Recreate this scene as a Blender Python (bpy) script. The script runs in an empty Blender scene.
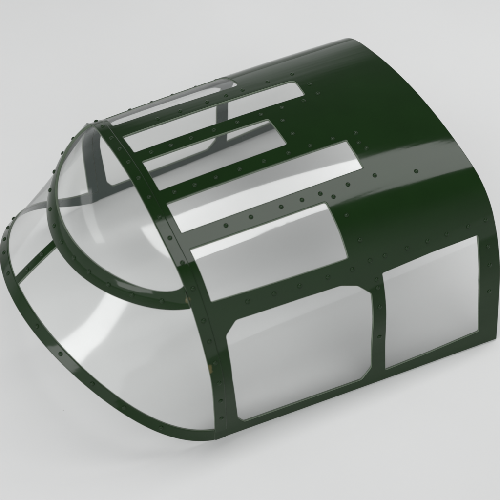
import bpy, math, random
from mathutils import Vector, Matrix
from mathutils.geometry import delaunay_2d_cdt

# ---------------------------------------------------------------- camera, world, lights, exposure
S = 0.0005                                   # one drawing unit in metres: the canopy is about 17 cm wide
scene = bpy.context.scene
COL = scene.collection

cam_d = bpy.data.cameras.new("camera")
cam = bpy.data.objects.new("camera", cam_d)
COL.objects.link(cam)
scene.camera = cam
CAM = Vector((159.0438793, 479.72602835, 691.08654517))
az, el, roll = 1.07713658, 0.88130118, 0.03275937
fw = -Vector((math.cos(el) * math.cos(az), math.cos(el) * math.sin(az), math.sin(el)))
rt = fw.cross(Vector((0, 0, 1))).normalized()
up = rt.cross(fw)
r2 = math.cos(roll) * rt + math.sin(roll) * up
u2 = -math.sin(roll) * rt + math.cos(roll) * up
m = Matrix((r2, u2, -fw)).transposed().to_4x4()
m.translation = CAM * S
cam.matrix_world = m
cam_d.sensor_width = 36
cam_d.lens = 909.304 / 500 * 36
cam_d.clip_start = 0.01
cam_d.clip_end = 50
cam_d.dof.use_dof = True
cam_d.dof.focus_distance = 800 * S
cam_d.dof.aperture_fstop = 22

world = bpy.data.worlds.new("World")
scene.world = world
world.use_nodes = True
bg = world.node_tree.nodes["Background"]
# the room: pale wall behind the camera and to the nose side, dim behind the board
wn, wl = world.node_tree.nodes, world.node_tree.links
w_tc = wn.new('ShaderNodeTexCoord')
w_dot = wn.new('ShaderNodeVectorMath'); w_dot.operation = 'DOT_PRODUCT'
w_dot.inputs[1].default_value = Vector((0.62, 0.74, 0.02)).normalized()
w_mr = wn.new('ShaderNodeMapRange'); w_mr.interpolation_type = 'SMOOTHSTEP'
w_mr.inputs['From Min'].default_value = -0.15; w_mr.inputs['From Max'].default_value = 0.75
w_mr.inputs['To Min'].default_value = 0.22; w_mr.inputs['To Max'].default_value = 1.4
wl.new(w_tc.outputs['Generated'], w_dot.inputs[0]); wl.new(w_dot.outputs['Value'], w_mr.inputs['Value'])
w_sep = wn.new('ShaderNodeSeparateXYZ'); wl.new(w_tc.outputs['Generated'], w_sep.inputs[0])
w_hz = wn.new('ShaderNodeMapRange'); w_hz.interpolation_type = 'SMOOTHSTEP'       # pale lower walls all round, dark ceiling
w_hz.inputs['From Min'].default_value = 0.12; w_hz.inputs['From Max'].default_value = 0.42
w_hz.inputs['To Min'].default_value = 1.1; w_hz.inputs['To Max'].default_value = 0.0
wl.new(w_sep.outputs['Z'], w_hz.inputs['Value'])
w_max = wn.new('ShaderNodeMath'); w_max.operation = 'MAXIMUM'
wl.new(w_mr.outputs['Result'], w_max.inputs[0]); wl.new(w_hz.outputs['Result'], w_max.inputs[1])
wl.new(w_max.outputs[0], bg.inputs[1])
bg.inputs[0].default_value = (0.98, 0.99, 1.0, 1)

scene.view_settings.view_transform = 'Standard'
scene.view_settings.look = 'None'
scene.view_settings.exposure = 0
scene.view_settings.gamma = 1


def area(name, loc, target, long_axis, sx, sy, power, col=(1, 1, 1)):
    """softbox at loc facing target, its long side (sx) lying along long_axis"""
    d = bpy.data.lights.new(name, 'AREA')
    d.shape = 'RECTANGLE'
    d.size, d.size_y, d.energy, d.color = sx * S, sy * S, power, col
    o = bpy.data.objects.new(name, d)
    COL.objects.link(o)
    z = (Vector(loc) - Vector(target)).normalized()
    x = Vector(long_axis)
    x = (x - z * x.dot(z)).normalized()
    m_ = Matrix((x, z.cross(x), z)).transposed().to_4x4()
    m_.translation = Vector(loc) * S
    o.matrix_world = m_
    return o


area("overhead_softbox", (-450, -78, 1000), (-450, -78, 0), (1, 0, 0), 1050, 245, 1.2)
area("front_strip_softbox", (80 + 900, 72 + 345, 108 + 267), (80, 72, 108), (-0.16, 0.32, 0.12), 460, 190, 0.36)
area("far_strip_softbox", (48 + 520, 10 - 577, 160 + 630), (48, 10, 160), (0.33, 0.49, 0.17), 700, 190, 0.19)


# ---------------------------------------------------------------- materials
def mat(name):
    mt = bpy.data.materials.new(name)
    mt.use_nodes = True
    nt = mt.node_tree
    return mt, nt, nt.nodes["Principled BSDF"]


def node(nt, kind, **kw):
    n = nt.nodes.new(kind)
    for k, v in kw.items():
        setattr(n, k, v)
    return n


def paint_material(name, col, rough, bump=0.02):
    mt, nt, b = mat(name)
    tc = node(nt, 'ShaderNodeTexCoord')
    n1 = node(nt, 'ShaderNodeTexNoise'); n1.inputs['Scale'].default_value = 60; n1.inputs['Detail'].default_value = 6
    n2 = node(nt, 'ShaderNodeTexNoise'); n2.inputs['Scale'].default_value = 900; n2.inputs['Detail'].default_value = 3
    nt.links.new(tc.outputs['Object'], n1.inputs['Vector']); nt.links.new(tc.outputs['Object'], n2.inputs['Vector'])
    mx = node(nt, 'ShaderNodeMix', data_type='RGBA')
    mx.inputs['A'].default_value = (*[c * 0.82 for c in col], 1)
    mx.inputs['B'].default_value = (*[c * 1.2 for c in col], 1)
    nt.links.new(n1.outputs['Fac'], mx.inputs['Factor'])
    # yellowed glue marks where the paint ends beside the hoop and the rail
    last = mx.outputs['Result']
    n3 = node(nt, 'ShaderNodeTexNoise'); n3.inputs['Scale'].default_value = 420; n3.inputs['Detail'].default_value = 4
    nt.links.new(tc.outputs['Object'], n3.inputs['Vector'])
    for pt, rad in (((9.5, 140, 97), 6.5), ((11, 147, 62), 4.5), ((-121, 139, 112.5), 6.0), ((9, 108, 147), 5.0)):
        vd = node(nt, 'ShaderNodeVectorMath', operation='DISTANCE'); vd.inputs[1].default_value = [c * S for c in pt]
        nt.links.new(tc.outputs['Object'], vd.inputs[0])
        m1 = node(nt, 'ShaderNodeMath', operation='MULTIPLY'); m1.inputs[1].default_value = 1.0 / (rad * S)
        nt.links.new(vd.outputs['Value'], m1.inputs[0])
        m2 = node(nt, 'ShaderNodeMath', operation='ADD'); nt.links.new(m1.outputs[0], m2.inputs[0]); nt.links.new(n3.outputs['Fac'], m2.inputs[1])
        m3 = node(nt, 'ShaderNodeMapRange'); m3.inputs['From Min'].default_value = 1.05; m3.inputs['From Max'].default_value = 1.25
        m3.inputs['To Min'].default_value = 0.75; m3.inputs['To Max'].default_value = 0.0
        nt.links.new(m2.outputs[0], m3.inputs['Value'])
        mm = node(nt, 'ShaderNodeMix', data_type='RGBA'); mm.inputs['B'].default_value = (0.10, 0.085, 0.03, 1)
        nt.links.new(m3.outputs['Result'], mm.inputs['Factor']); nt.links.new(last, mm.inputs['A'])
        last = mm.outputs['Result']
    nt.links.new(last, b.inputs['Base Color'])
    mr = node(nt, 'ShaderNodeMapRange'); mr.inputs['To Min'].default_value = rough * 0.8; mr.inputs['To Max'].default_value = rough * 1.3
    nt.links.new(n1.outputs['Fac'], mr.inputs['Value']); nt.links.new(mr.outputs['Result'], b.inputs['Roughness'])
    bp = node(nt, 'ShaderNodeBump'); bp.inputs['Strength'].default_value = bump; bp.inputs['Distance'].default_value = 0.0002
    # faint lengthwise ripples of the moulding
    mp = node(nt, 'ShaderNodeMapping'); mp.inputs['Scale'].default_value = (9, 130, 130)
    n4 = node(nt, 'ShaderNodeTexNoise'); n4.inputs['Scale'].default_value = 1.0; n4.inputs['Detail'].default_value = 2
    nt.links.new(tc.outputs['Object'], mp.inputs['Vector']); nt.links.new(mp.outputs['Vector'], n4.inputs['Vector'])
    b4 = node(nt, 'ShaderNodeBump'); b4.inputs['Strength'].default_value = 0.10; b4.inputs['Distance'].default_value = 0.001
    nt.links.new(n4.outputs['Fac'], b4.inputs['Height']); nt.links.new(b4.outputs['Normal'], bp.inputs['Normal'])
    nt.links.new(n2.outputs['Fac'], bp.inputs['Height']); nt.links.new(bp.outputs['Normal'], b.inputs['Normal'])
    b.inputs['IOR'].default_value = 1.31
    return mt


PAINT = paint_material("green_paint", (0.0048, 0.0200, 0.0030), 0.075)
INNER = paint_material("green_paint_inside", (0.016, 0.034, 0.026), 0.25)
EDGE, nt, b = mat("frosted_plastic_edge")
b.inputs['Base Color'].default_value = (0.09, 0.12, 0.08, 1)
b.inputs['Roughness'].default_value = 0.35


def clear_plastic(name, tint, face_gloss, edge_gloss, haze, rough):
    """Thin clear sheet: light passes straight through, surface reflects by Fresnel, a little is scattered by moulding haze."""
    mt = bpy.data.materials.new(name)
    mt.use_nodes = True
    nt = mt.node_tree
    nt.nodes.clear()
    out = node(nt, 'ShaderNodeOutputMaterial')
    tr = node(nt, 'ShaderNodeBsdfTransparent')
    lw = node(nt, 'ShaderNodeLayerWeight'); lw.inputs['Blend'].default_value = 0.35
    tcol = node(nt, 'ShaderNodeMix', data_type='RGBA')
    tcol.inputs['A'].default_value = (*tint, 1)
    tcol.inputs['B'].default_value = (*[t * 0.78 for t in tint], 1)
    pw = node(nt, 'ShaderNodeMath', operation='POWER'); pw.inputs[1].default_value = 2.2
    nt.links.new(lw.outputs['Facing'], pw.inputs[0])
    nt.links.new(pw.outputs[0], tcol.inputs['Factor'])
    nt.links.new(tcol.outputs['Result'], tr.inputs['Color'])
    gl = node(nt, 'ShaderNodeBsdfGlossy'); gl.inputs['Roughness'].default_value = rough
    tc = node(nt, 'ShaderNodeTexCoord')
    nz = node(nt, 'ShaderNodeTexNoise'); nz.inputs['Scale'].default_value = 28; nz.inputs['Detail'].default_value = 2
    nt.links.new(tc.outputs['Object'], nz.inputs['Vector'])
    bp = node(nt, 'ShaderNodeBump'); bp.inputs['Strength'].default_value = 0.03; bp.inputs['Distance'].default_value = 0.001
    nt.links.new(nz.outputs['Fac'], bp.inputs['Height']); nt.links.new(bp.outputs['Normal'], gl.inputs['Normal'])
    fr = node(nt, 'ShaderNodeFresnel')
    ge = node(nt, 'ShaderNodeNewGeometry')                # the Fresnel node inverts the IOR on back faces: undo that, the sheet has air on both sides
    io = node(nt, 'ShaderNodeMapRange'); io.inputs['To Min'].default_value = 1.5; io.inputs['To Max'].default_value = 1 / 1.5
    nt.links.new(ge.outputs['Backfacing'], io.inputs['Value']); nt.links.new(io.outputs['Result'], fr.inputs['IOR'])
    mr = node(nt, 'ShaderNodeMapRange'); mr.inputs['From Min'].default_value = 0.04
    mr.inputs['To Min'].default_value = face_gloss; mr.inputs['To Max'].default_value = edge_gloss
    nt.links.new(fr.outputs[0], mr.inputs['Value'])
    m1 = node(nt, 'ShaderNodeMixShader')
    nt.links.new(mr.outputs['Result'], m1.inputs[0]); nt.links.new(tr.outputs[0], m1.inputs[1]); nt.links.new(gl.outputs[0], m1.inputs[2])
    df = node(nt, 'ShaderNodeBsdfDiffuse'); df.inputs['Color'].default_value = (0.8, 0.82, 0.8, 1)
    m2 = node(nt, 'ShaderNodeMixShader'); m2.inputs[0].default_value = haze
    nt.links.new(m1.outputs[0], m2.inputs[1]); nt.links.new(df.outputs[0], m2.inputs[2])
    nt.links.new(m2.outputs[0], out.inputs['Surface'])
    return mt


PANE = clear_plastic("clear_pane", (0.998, 1.0, 0.998), 0.042, 0.6, 0.012, 0.05)
DOME = clear_plastic("clear_dome", (0.995, 0.998, 0.995), 0.034, 0.6, 0.010, 0.09)

TABLE, nt, b = mat("pale_grey_board")
tc = node(nt, 'ShaderNodeTexCoord')
n1 = node(nt, 'ShaderNodeTexNoise'); n1.inputs['Scale'].default_value = 9; n1.inputs['Detail'].default_value = 5
n2 = node(nt, 'ShaderNodeTexNoise'); n2.inputs['Scale'].default_value = 1500; n2.inputs['Detail'].default_value = 2
for n_ in (n1, n2):
    nt.links.new(tc.outputs['Object'], n_.inputs['Vector'])
mx = node(nt, 'ShaderNodeMix', data_type='RGBA')
mx.inputs['A'].default_value = (0.68, 0.68, 0.675, 1); mx.inputs['B'].default_value = (0.73, 0.73, 0.725, 1)
nt.links.new(n1.outputs['Fac'], mx.inputs['Factor'])
vo = node(nt, 'ShaderNodeTexVoronoi'); vo.inputs['Scale'].default_value = 34      # sparse dust specks
nt.links.new(tc.outputs['Object'], vo.inputs['Vector'])
lt = node(nt, 'ShaderNodeMath', operation='LESS_THAN'); lt.inputs[1].default_value = 0.006
nt.links.new(vo.outputs['Distance'], lt.inputs[0])
mx2 = node(nt, 'ShaderNodeMix', data_type='RGBA'); mx2.inputs['B'].default_value = (0.42, 0.42, 0.40, 1)
nt.links.new(lt.outputs[0], mx2.inputs['Factor']); nt.links.new(mx.outputs['Result'], mx2.inputs['A'])
nt.links.new(mx2.outputs['Result'], b.inputs['Base Color'])
b.inputs['Roughness'].default_value = 0.6
bp = node(nt, 'ShaderNodeBump'); bp.inputs['Strength'].default_value = 0.05; bp.inputs['Distance'].default_value = 0.0001
nt.links.new(n2.outputs['Fac'], bp.inputs['Height']); nt.links.new(bp.outputs['Normal'], b.inputs['Normal'])


# ---------------------------------------------------------------- mesh helpers
def link(name, verts, faces, mats, parent=None, fmat=None, bevel=0, zoff=0.0, flat=None, wedges=None):
    me = bpy.data.meshes.new(name)
    me.from_pydata([(v[0] * S, v[1] * S, v[2] * S + zoff) for v in verts], [], faces)
    for mt in mats:
        me.materials.append(mt)
    me.polygons.foreach_set('use_smooth', [True] * len(me.polygons))
    if fmat:
        me.polygons.foreach_set('material_index', fmat)
    me.validate()
    me.update()
    o = bpy.data.objects.new(name, me)
    COL.objects.link(o)
    if parent:
        o.parent = parent
    if flat is not None:
        me.polygons.foreach_set('use_smooth', [k not in flat for k in range(len(me.polygons))])
    if bevel and wedges is not None:
        at = me.attributes.new("bevel_weight_edge", 'FLOAT', 'EDGE')
        for e in me.edges:
            if (min(e.vertices), max(e.vertices)) in wedges:
                at.data[e.index].value = 1.0
    if bevel:
        bv = o.modifiers.new("bevel", 'BEVEL')
        bv.width = bevel * S
        bv.segments = 3
        bv.limit_method = 'ANGLE' if wedges is None else 'WEIGHT'
        bv.angle_limit = math.radians(50)
        bv.harden_normals = True
    return o


def dense(poly, step, su, closed=True):
    out = []
    n = len(poly)
    for i in range(n if closed else n - 1):
        a, b_ = poly[i], poly[(i + 1) % n]
        L = math.hypot(a[0] - b_[0], (a[1] - b_[1]) * su)
        k = max(1, int(round(L / step)))
        for j in range(k):
            f = j / k
            out.append((a[0] + (b_[0] - a[0]) * f, a[1] + (b_[1] - a[1]) * f))
    return out


def rounded(poly, rad, su, seg=4):
    """round the corners of a polygon (radius in drawing units); rad is one number or one per corner"""
    n = len(poly)
    out = []
    for i in range(n):
        r = rad[i] if isinstance(rad, (list, tuple)) else rad
        p0, p1, p2 = [Vector((q[0], q[1] * su)) for q in (poly[i - 1], poly[i], poly[(i + 1) % n])]
        a, c = (p0 - p1), (p2 - p1)
        r1 = min(r, a.length * 0.45, c.length * 0.45)
        if r1 < 0.05:
            out.append((p1.x, p1.y / su)); continue
        A, Cc = p1 + a.normalized() * r1, p1 + c.normalized() * r1
        for k in range(seg + 1):
            f = k / seg
            q = A * (1 - f) ** 2 + p1 * 2 * f * (1 - f) + Cc * f * f
            out.append((q.x, q.y / su))
    return out


def inside(pt, poly):
    x, y = pt
    c = False
    n = len(poly)
    for i in range(n):
        x1, y1 = poly[i]; x2, y2 = poly[i - 1]
        if (y1 > y) != (y2 > y) and x < (x2 - x1) * (y - y1) / (y2 - y1) + x1:
            c = not c
    return c


def sheet(name, outer, holes, fn, nfn, top, bottom, mats, parent, su=30, step=3.0, grid=4.0, rivets=(), bevel=1.0, flip=False, rim_slot=1, inner_slot=2, rr=2.0, rh=1.35, zoff=0.0, seam=lambda p, q: False):
    """solid curved sheet in the (p, q) parameter plane: outline minus holes, mapped through fn, thick from bottom to top along nfn"""
    loops = [dense(outer, step, su)] + [dense(h, step, su) for h in holes]
    co, ed = [], []
    for lp in loops:
        s0 = len(co)
        co += [Vector((p[0], p[1] * su)) for p in lp]
        ed += [(s0 + i, s0 + (i + 1) % len(lp)) for i in range(len(lp))]
    nb = len(co)
    segs = [(co[a], co[b_]) for a, b_ in ed]
    xs = [c.x for c in co]; ys = [c.y for c in co]
    # interior grid points, kept away from the borders
    cell = {}
    for c in co:
        cell.setdefault((int(c.x // grid), int(c.y // grid)), []).append(c)
    x = min(xs) + grid / 2
    while x < max(xs):
        y = min(ys) + grid / 2
        while y < max(ys):
            if inside((x, y / su), loops[0]) and not any(inside((x, y / su), h) for h in loops[1:]):
                k = (int(x // grid), int(y // grid))
                near = False
                for i in (-1, 0, 1):
                    for j in (-1, 0, 1):
                        for c in cell.get((k[0] + i, k[1] + j), ()):
                            if (c.x - x) ** 2 + (c.y - y) ** 2 < (grid * 0.6) ** 2:
                                near = True
                if not near:
                    co.append(Vector((x, y)))
            y += grid
        x += grid
    vs, es, fs, ov, oe, of = delaunay_2d_cdt(co, ed, [], 0, 1e-5)
    tris = []
    for f in fs:
        if abs((vs[f[1]] - vs[f[0]]).cross(vs[f[2]] - vs[f[0]])) < 0.02:
            continue
        cx = sum(vs[i].x for i in f) / len(f); cy = sum(vs[i].y for i in f) / len(f) / su
        if inside((cx, cy), loops[0]) and not any(inside((cx, cy), h) for h in loops[1:]):
            tris.append(list(f))
    used = sorted({i for f in tris for i in f})
    idx = {v: k for k, v in enumerate(used)}
    P = [fn(vs[i].x, vs[i].y / su) for i in used]
    Nn = [nfn(vs[i].x, vs[i].y / su) for i in used]
    n = len(used)
    verts = [p + q * top for p, q in zip(P, Nn)] + [p + q * bottom for p, q in zip(P, Nn)]
    faces, fm = [], []
    cnt = {}
    t0 = [idx[i] for i in tris[0]]
    gn = (verts[t0[1]] - verts[t0[0]]).cross(verts[t0[2]] - verts[t0[0]])
    rev = gn.dot(Nn[t0[0]]) < 0
    for f in tris:
        g = [idx[i] for i in f]
        if rev:
            g.reverse()
        faces.append(g); fm.append(0)
        faces.append([i + n for i in reversed(g)]); fm.append(inner_slot)
        for i in range(3):
            a, b_ = g[i], g[(i + 1) % 3]
            cnt[(a, b_)] = 1
    flat, wedges = set(), set()
    prm = [(vs[i].x, vs[i].y / su) for i in used]
    for (a, b_) in list(cnt):
        if (b_, a) not in cnt:
            flat.add(len(faces))
            if bevel and not (seam(*prm[a]) and seam(*prm[b_])):
                wedges.add((min(a, b_), max(a, b_))); wedges.add((min(a, b_) + n, max(a, b_) + n))
                faces.append([b_, a, a + n, b_ + n])
            else:                                    # own vertices, so that the rim does not bend the sheet's shading
                k = len(verts)
                verts += [verts[b_], verts[a], verts[a + n], verts[b_ + n]]
                faces.append([k, k + 1, k + 2, k + 3])
            fm.append(rim_slot)
    for rv in rivets:
        p, q = rv[0], rv[1]
        c, nn = fn(p, q), nfn(p, q)
        add_rivet(verts, faces, fm, c + nn * top, nn, rr, rh)
    return link(name, verts, faces, mats, parent, fm, bevel, zoff, flat, wedges)


def add_rivet(verts, faces, fm, c, nn, r, h):
    t = nn.orthogonal().normalized(); w = nn.cross(t)
    rings = ((1.0, -0.3), (0.97, 0.25), (0.8, 0.62), (0.45, 0.92))
    s0 = len(verts)
    K = 10
    for rad, hh in rings:
        for k in range(K):
            a = 2 * math.pi * k / K
            verts.append(c + (t * math.cos(a) + w * math.sin(a)) * r * rad + nn * h * hh)
    verts.append(c + nn * h)
    for i in range(len(rings) - 1):
        for k in range(K):
            faces.append([s0 + i * K + k, s0 + i * K + (k + 1) % K, s0 + (i + 1) * K + (k + 1) % K, s0 + (i + 1) * K + k]); fm.append(0)
    e = s0 + (len(rings) - 1) * K
    for k in range(K):
        faces.append([e + k, e + (k + 1) % K, len(verts) - 1]); fm.append(0)


# ---------------------------------------------------------------- shape of the fuselage part of the canopy
FRONT = [(149.5, 0), (147.5, 43), (143.5, 82), (132, 108.6), (118, 129.5), (103.4, 145.4), (87, 156), (60, 162.5), (30, 168.5), (0, 171)]
MID = [(160.5, 0), (153, 43), (148.2, 80), (139.6, 105), (128, 125.4), (114.6, 141.5), (95, 153.8), (64, 163.3), (32, 169.8), (0, 172)]
REAR = [(170.2, 0), (160, 43), (150.5, 80), (141, 104), (131.5, 122), (118, 139.4), (98, 152.3), (65.5, 160.5), (33, 165.3), (0, 167)]


def full(P):
    return [Vector(p) for p in P] + [Vector((-p[0], p[1])) for p in P[-2::-1]]


FULL = [full(P) for P in (FRONT, MID, REAR)]


def spline(P, u):
    n = len(P) - 1
    i = max(0, min(int(math.floor(u)), n - 1))
    f = u - i
    g = lambda k: P[k] if 0 <= k <= n else (P[0] * 2 - P[1] if k < 0 else P[n] * 2 - P[n - 1])
    a, b_, c, d = g(i - 1), g(i), g(i + 1), g(i + 2)
    return 0.5 * (2 * b_ + (c - a) * f + (2 * a - 5 * b_ + 4 * c - d) * f * f + (3 * b_ - 3 * c + d - a) * f ** 3)


def hull(X, u):
    w = -X
    l0 = (w - 140) * (w - 267) / (140 * 267); l1 = w * (w - 267) / (140 * (140 - 267)); l2 = w * (w - 140) / (267 * 127)
    q = spline(FULL[0], u) * l0 + spline(FULL[1], u) * l1 + spline(FULL[2], u) * l2
    return Vector((X + 0.056 * w / 267 * q.y, q.x, q.y))


def normal_of(fn, centre, d1=0.5, d2=0.02):
    def nf(p, q):
        n = (fn(p + d1, q) - fn(p - d1, q)).cross(fn(p, q + d2) - fn(p, q - d2)).normalized()
        return n if n.dot(fn(p, q) - centre) > 0 else -n
    return nf


hull_n = normal_of(hull, Vector((-120, 0, 20)))
hull_n = (lambda X, u, _f=hull_n: _f(X, min(max(u, 0.03), 17.97)))

root = bpy.data.objects.new("aircraft_canopy", None)
COL.objects.link(root)
root.empty_display_size = 0.03
root['label'] = "glossy dark green riveted aircraft canopy model with clear windows, standing on pale grey board"
root['category'] = "model canopy"

GREEN = [PAINT, EDGE, INNER]
mirror = lambda poly: [(x, 18 - u) for x, u in poly]

# roof windows, near side; outlines in (station, girth) coordinates of the hull
W_side = rounded([(-8, 6.52), (-128.5, 6.60), (-126, 4.70), (-8, 4.56)], [1, 2, 1.5, 1], 30)
W_strip = rounded([(-8, 7.95), (-175.5, 8.03), (-174.5, 7.14), (-8, 7.05)], [1, 1, 1, 1], 30)
W_strip_far = rounded([(-7, 10.93), (-176, 10.84), (-172, 10.03), (-7, 10.05)], [1, 6, 2, 1], 30)
W_mid = rounded([(-8, 9.57), (-126, 9.54), (-126, 8.50), (-8, 8.42)], [1, 2, 2, 1], 30)
roof_holes = [W_side, W_strip, W_mid, W_strip_far, mirror(rounded([(-6, 6.35), (-130, 6.52), (-128, 4.70), (-6, 4.56)], [1, 6, 5, 1], 30))]

# lower side windows
L_front = rounded([(-11.5, 3.30), (-22.5, 3.70), (-78, 3.75), (-114, 3.75), (-128.5, 3.55), (-139, 3.10), (-137.5, 1.7),
                   (-138, 0.52), (-128.5, 0.25), (-70, 0.27), (-18, 0.29), (-12.5, 0.50), (-9.5, 1.88)], 2.0, 30)
L_rear = rounded([(-152.5, 3.70), (-200, 3.83), (-247, 3.85), (-244.7, 1.96), (-247, 0.42), (-197, 0.33), (-152.2, 0.28), (-151, 1.87)],
                 [1.5, 0, 1.5, 0, 1.5, 0, 1.5, 0], 30)
RAIL = 4.12            # seam between the side frames and the roof
TOP, BOT = 1.2, -1.1

rows = []
for x in (-43, -65, -92, -111, -128, -154, -180):
    rows += [(x, 6.84), (x, 18 - 6.84)]
rows += [(-137, 6.66), (-187, 7.62), (-187, 8.15)]
for x in (-18, -36, -55, -76.5, -99, -122, -143, -165):
    rows += [(x, 8.2), (x - 1, 9.78)]
rows += [(-183, 9.9), (-184, 10.4), (-136, 8.75), (-136, 9.3), (-184, 7.85)]
for x in (-35.5, -58, -80, -105, -127, -144, -158, -179, -199, -218, -240, -258):
    rows += [(x, 4.34 if x < -140 else 4.22), (x, 18 - 4.34)]
rows += [(-216, 6.6), (-141, 5.2), (-139, 6.1)]
roof = sheet("roof_panel", [(-2, RAIL), (-267, RAIL), (-267, 18 - RAIL), (-2, 18 - RAIL)], roof_holes, hull, hull_n, TOP, BOT, GREEN, root, rivets=rows, seam=lambda p, q: p > -2.01 or abs(q - RAIL) < 1e-3 or abs(q - 18 + RAIL) < 1e-3)

side_rows = [(-146, 3.55), (-145.5, 3.25), (-256, 3.2), (-256, 2.4), (-256, 1.5), (-145, 2.5), (-145, 1.4)]
for sgn in (0, 1):
    f = mirror if sgn else (lambda q: q)
    sheet("side_frame", f([(8.5, 0.0), (-267, 0.0), (-267, RAIL), (-2, RAIL), (-2, 0.3), (8.5, 0.3)]), [f(L_front), f(L_rear)], hull, hull_n, TOP, BOT, GREEN, root, rivets=f(side_rows), seam=lambda p, q: p > -2.01 or abs(q - RAIL) < 1e-3 or abs(q - 18 + RAIL) < 1e-3)

arch_rows = [(2.5, u) for u in (0.75, 1.35, 1.95, 2.6, 3.3, 4.0, 5.2, 6.2, 7.0, 7.65, 8.3, 9.0, 9.7, 10.35, 11.0, 11.8, 12.8, 14.0, 14.7, 15.4, 16.05, 16.65, 17.25)]
arch = sheet("arch_frame", [(-2, 0.3), (8.5, 0.3), (8.5, 17.7), (-2, 17.7)], [], hull, hull_n, 1.9, BOT, GREEN, root, step=2.0, grid=2.4, rivets=arch_rows)

# ---------------------------------------------------------------- clear panes of the hull
CLEAR = [PANE, PANE, PANE]


def pane(poly):
    """thin clear sheet filling one opening of the frame"""
    o = sheet("window_pane", poly, [], hull, hull_n, 0.15, -0.35, CLEAR, root, bevel=0, rim_slot=0, inner_slot=0, grid=5)
    return o


for poly in roof_holes:
    pane(poly)
for poly in (L_front, L_rear):
    pane(poly); pane(mirror(poly))


# ---------------------------------------------------------------- glazed nose
# front edge of the skirt and line of the windscreen ring, as polynomials of s; s = 0 at the tip, 1 where they meet the arch
BASE = (((0, 122.31), (2, -154.84), (4, 114.23), (6, -109.07), (8, 35.86)),
        ((1, 230.49), (3, -103.17), (5, 22.18)),
        ((0, 96.27), (2, -146.46), (4, 79.55), (6, -79.13), (8, 50.08)))
RING = (((0, 76.53), (2, -80.55), (4, 15.8), (6, -3.27)),
        ((1, 133.54), (3, -29.1), (5, 3.27)),
        ((0, 132.63), (4, -1.74), (8, 4.31)))
U_END = 4.55                                     # where the ring meets the arch


def curve(P, s, end):
    a = min(abs(s), 1.001)
    x, y, z = [sum(c * a ** k for k, c in row) for row in P]
    e = hull(8.5, end)
    e0 = [sum(c for k, c in row) for row in P]
    w = a ** 8
    p = Vector((x + (e.x - e0[0]) * w, y + (e.y - e0[1]) * w, z + (e.z - e0[2]) * w))
    if s < 0:
        p.y = -p.y
    return p


def skirt(s, v):
    """s from -1 (far arch) through 0 (tip) to 1 (near arch); v from 0 (base edge) to 1 (ring)"""
    B_, R_ = curve(BASE, s, 0), curve(RING, s, U_END)
    p = B_.lerp(R_, v)
    push = hull(8.5, U_END * v) - hull(8.5, 0).lerp(hull(8.5, U_END), v)
    w = abs(s) ** 5
    return p + Vector((0, push.y * (1 if s > 0 else -1) * w, push.z * w)) + Vector((1.5 * (1 - s * s) * 4 * v * (1 - v), 0, 0))


def dome(s, v):
    """v from 0 (ring) to 1 (arch)"""
    R_ = curve(RING, s, U_END)
    a = abs(s)
    u = 9 - (9 - 5.3) * (math.sin(a * math.pi / 2) * 0.55 + a * 0.45)
    if s < 0:
        u = 18 - u
    A_ = hull(8.5, u)
    p = R_.lerp(A_, v)
    L = (A_ - R_).length
    out = (p - Vector((-20, 0, 60))).normalized()
    return p + out * (0.14 * L * 4 * v * (1 - v) * (1 - 0.25 * (2 * v - 1)))


skirt_n = normal_of(lambda p, q: skirt(p, q), Vector((-40, 0, 40)), 0.004, 0.01)
dome_n = normal_of(lambda p, q: dome(p, q), Vector((-20, 0, 20)), 0.004, 0.01)


def band(name, fn, nfn, s0, s1, vlo, vhi, top, bot, mats, parent, ns=90, nv=3, rivets=(), bevel=0.9, rr=2.0, rh=1.35, rim=1, inner=2, zoff=0):
    """thick strip: for each s from s0 to s1 the sheet between vlo(s) and vhi(s)"""
    P, T = [], []
    verts, faces, fm = [], [], []
    pts = []
    for i in range(ns + 1):
        s = s0 + (s1 - s0) * i / ns
        for j in range(nv + 1):
            v = vlo(s) + (vhi(s) - vlo(s)) * j / nv
            sc = max(-0.996, min(0.996, s)); vc = max(0.02, min(0.98, v))
            pts.append((fn(s, v), nfn(sc, vc)))
    n = len(pts)
    verts = [p + q * top for p, q in pts] + [p + q * bot for p, q in pts]
    W = nv + 1
    a, b_, c = verts[0], verts[W], verts[1]
    rev = (b_ - a).cross(c - a).dot(pts[0][1]) < 0

    def add(f, k):
        faces.append(f[::-1] if rev else f); fm.append(k)
    for i in range(ns):
        for j in range(nv):
            q = [i * W + j, (i + 1) * W + j, (i + 1) * W + j + 1, i * W + j + 1]
            add(q, 0); add([x + n for x in q[::-1]], inner)
    flat0 = len(faces)
    add_shared = add

    def add(f, k):
        if bevel:
            add_shared(f, k)
        else:
            q0 = len(verts)
            verts.extend([verts[x] for x in f])
            add_shared([q0, q0 + 1, q0 + 2, q0 + 3], k)
    for i in range(ns):
        a, b_ = i * W, (i + 1) * W
        add([b_, a, a + n, b_ + n], rim)
        a, b_ = i * W + nv, (i + 1) * W + nv
        add([a, b_, b_ + n, a + n], rim)
    for j in range(nv):
        a, b_ = j, j + 1
        add([a, b_, b_ + n, a + n], rim)
        a, b_ = ns * W + j, ns * W + j + 1
        add([b_, a, a + n, b_ + n], rim)
    flat = set(range(flat0, len(faces)))
    for s, v in rivets:
        c, nn = fn(s, v), nfn(s, v)
        add_rivet(verts, faces, fm, c + nn * top, nn, rr, rh)
    return link(name, verts, faces, mats, parent, fm, bevel, zoff, flat if not bevel else None)


def seglen(fn, s):
    return (fn(s, 0) - fn(s, 1)).length


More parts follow.
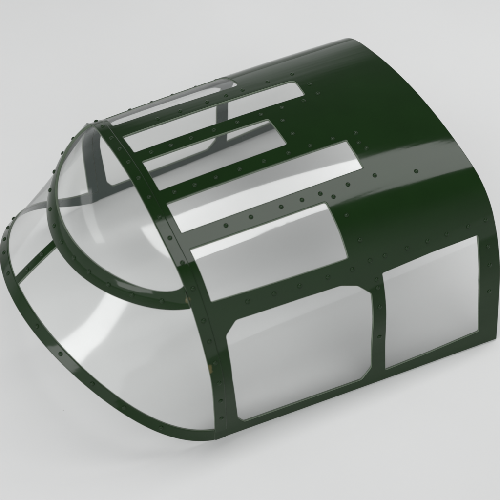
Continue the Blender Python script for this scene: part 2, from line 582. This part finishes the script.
const = lambda c: (lambda s: c)
base_w = lambda s: min(0.6, 12.0 / max(8.0, seglen(skirt, s)))
ring_w = lambda s: min(1.0, 18.0 / max(8.0, seglen(dome, s)))
ring_lo = lambda s: 1.0 - min(0.4, 1.5 / max(8.0, seglen(skirt, s)))

# clear skirt, one pane each side of the strut, and the clear dome
S_STRUT = 0.0
band("windscreen_pane", skirt, skirt_n, S_STRUT, 1.0, const(0.0), const(1.0), BOT + 1.2, BOT + 0.6, [DOME] * 3, root, ns=80, nv=24, bevel=0)
band("windscreen_pane", skirt, skirt_n, -1.0, S_STRUT, const(0.0), const(1.0), BOT + 1.2, BOT + 0.6, [DOME] * 3, root, ns=100, nv=24, bevel=0)
band("windscreen_dome", dome, dome_n, -1.0, 1.0, const(0.0), const(1.0), BOT + 1.2, BOT + 0.6, [DOME] * 3, root, ns=140, nv=30, bevel=0)

riv = [(s, base_w(s) * 0.55) for s in (-0.45, -0.36, -0.27, -0.18, -0.06, 0.2, 0.33, 0.48, 0.62, 0.78)]
band("nose_base_frame", skirt, skirt_n, -1.0, 1.0, const(0.0), base_w, TOP, BOT, GREEN, root, ns=150, nv=4, rivets=riv)
riv = [(s, ring_w(s) * 0.5) for s in (-0.8, -0.66, -0.5, -0.35, -0.2, -0.07, 0.06, 0.2, 0.33, 0.47, 0.62, 0.8)]
band("windscreen_ring", dome, dome_n, -1.0, 1.0, const(0.0), ring_w, TOP + 0.4, BOT, GREEN, root, ns=150, nv=4, rivets=riv)


def strut_fn(a, b_):                              # a across (-1 .. 1), b along the skirt
    return skirt(a * 4.2 / (230 - 97 * b_), b_)


def strut_n(a, b_):
    return skirt_n(a * 4.2 / (230 - 97 * b_), b_)


band("windscreen_strut", strut_fn, strut_n, -1.0, 1.0, const(0.1), const(1.0), TOP - 0.2, BOT, GREEN, root, ns=4, nv=14,
     rivets=[(0, 0.45), (0, 0.75)])

# ---------------------------------------------------------------- the board it stands on
bottom_z = -1.0
n = 2600
link("table_surface", [(-n, -n, bottom_z), (n, -n, bottom_z), (n, n, bottom_z), (-n, n, bottom_z)], [(0, 1, 2, 3)], [TABLE])
bpy.data.objects["table_surface"]['kind'] = 'structure'
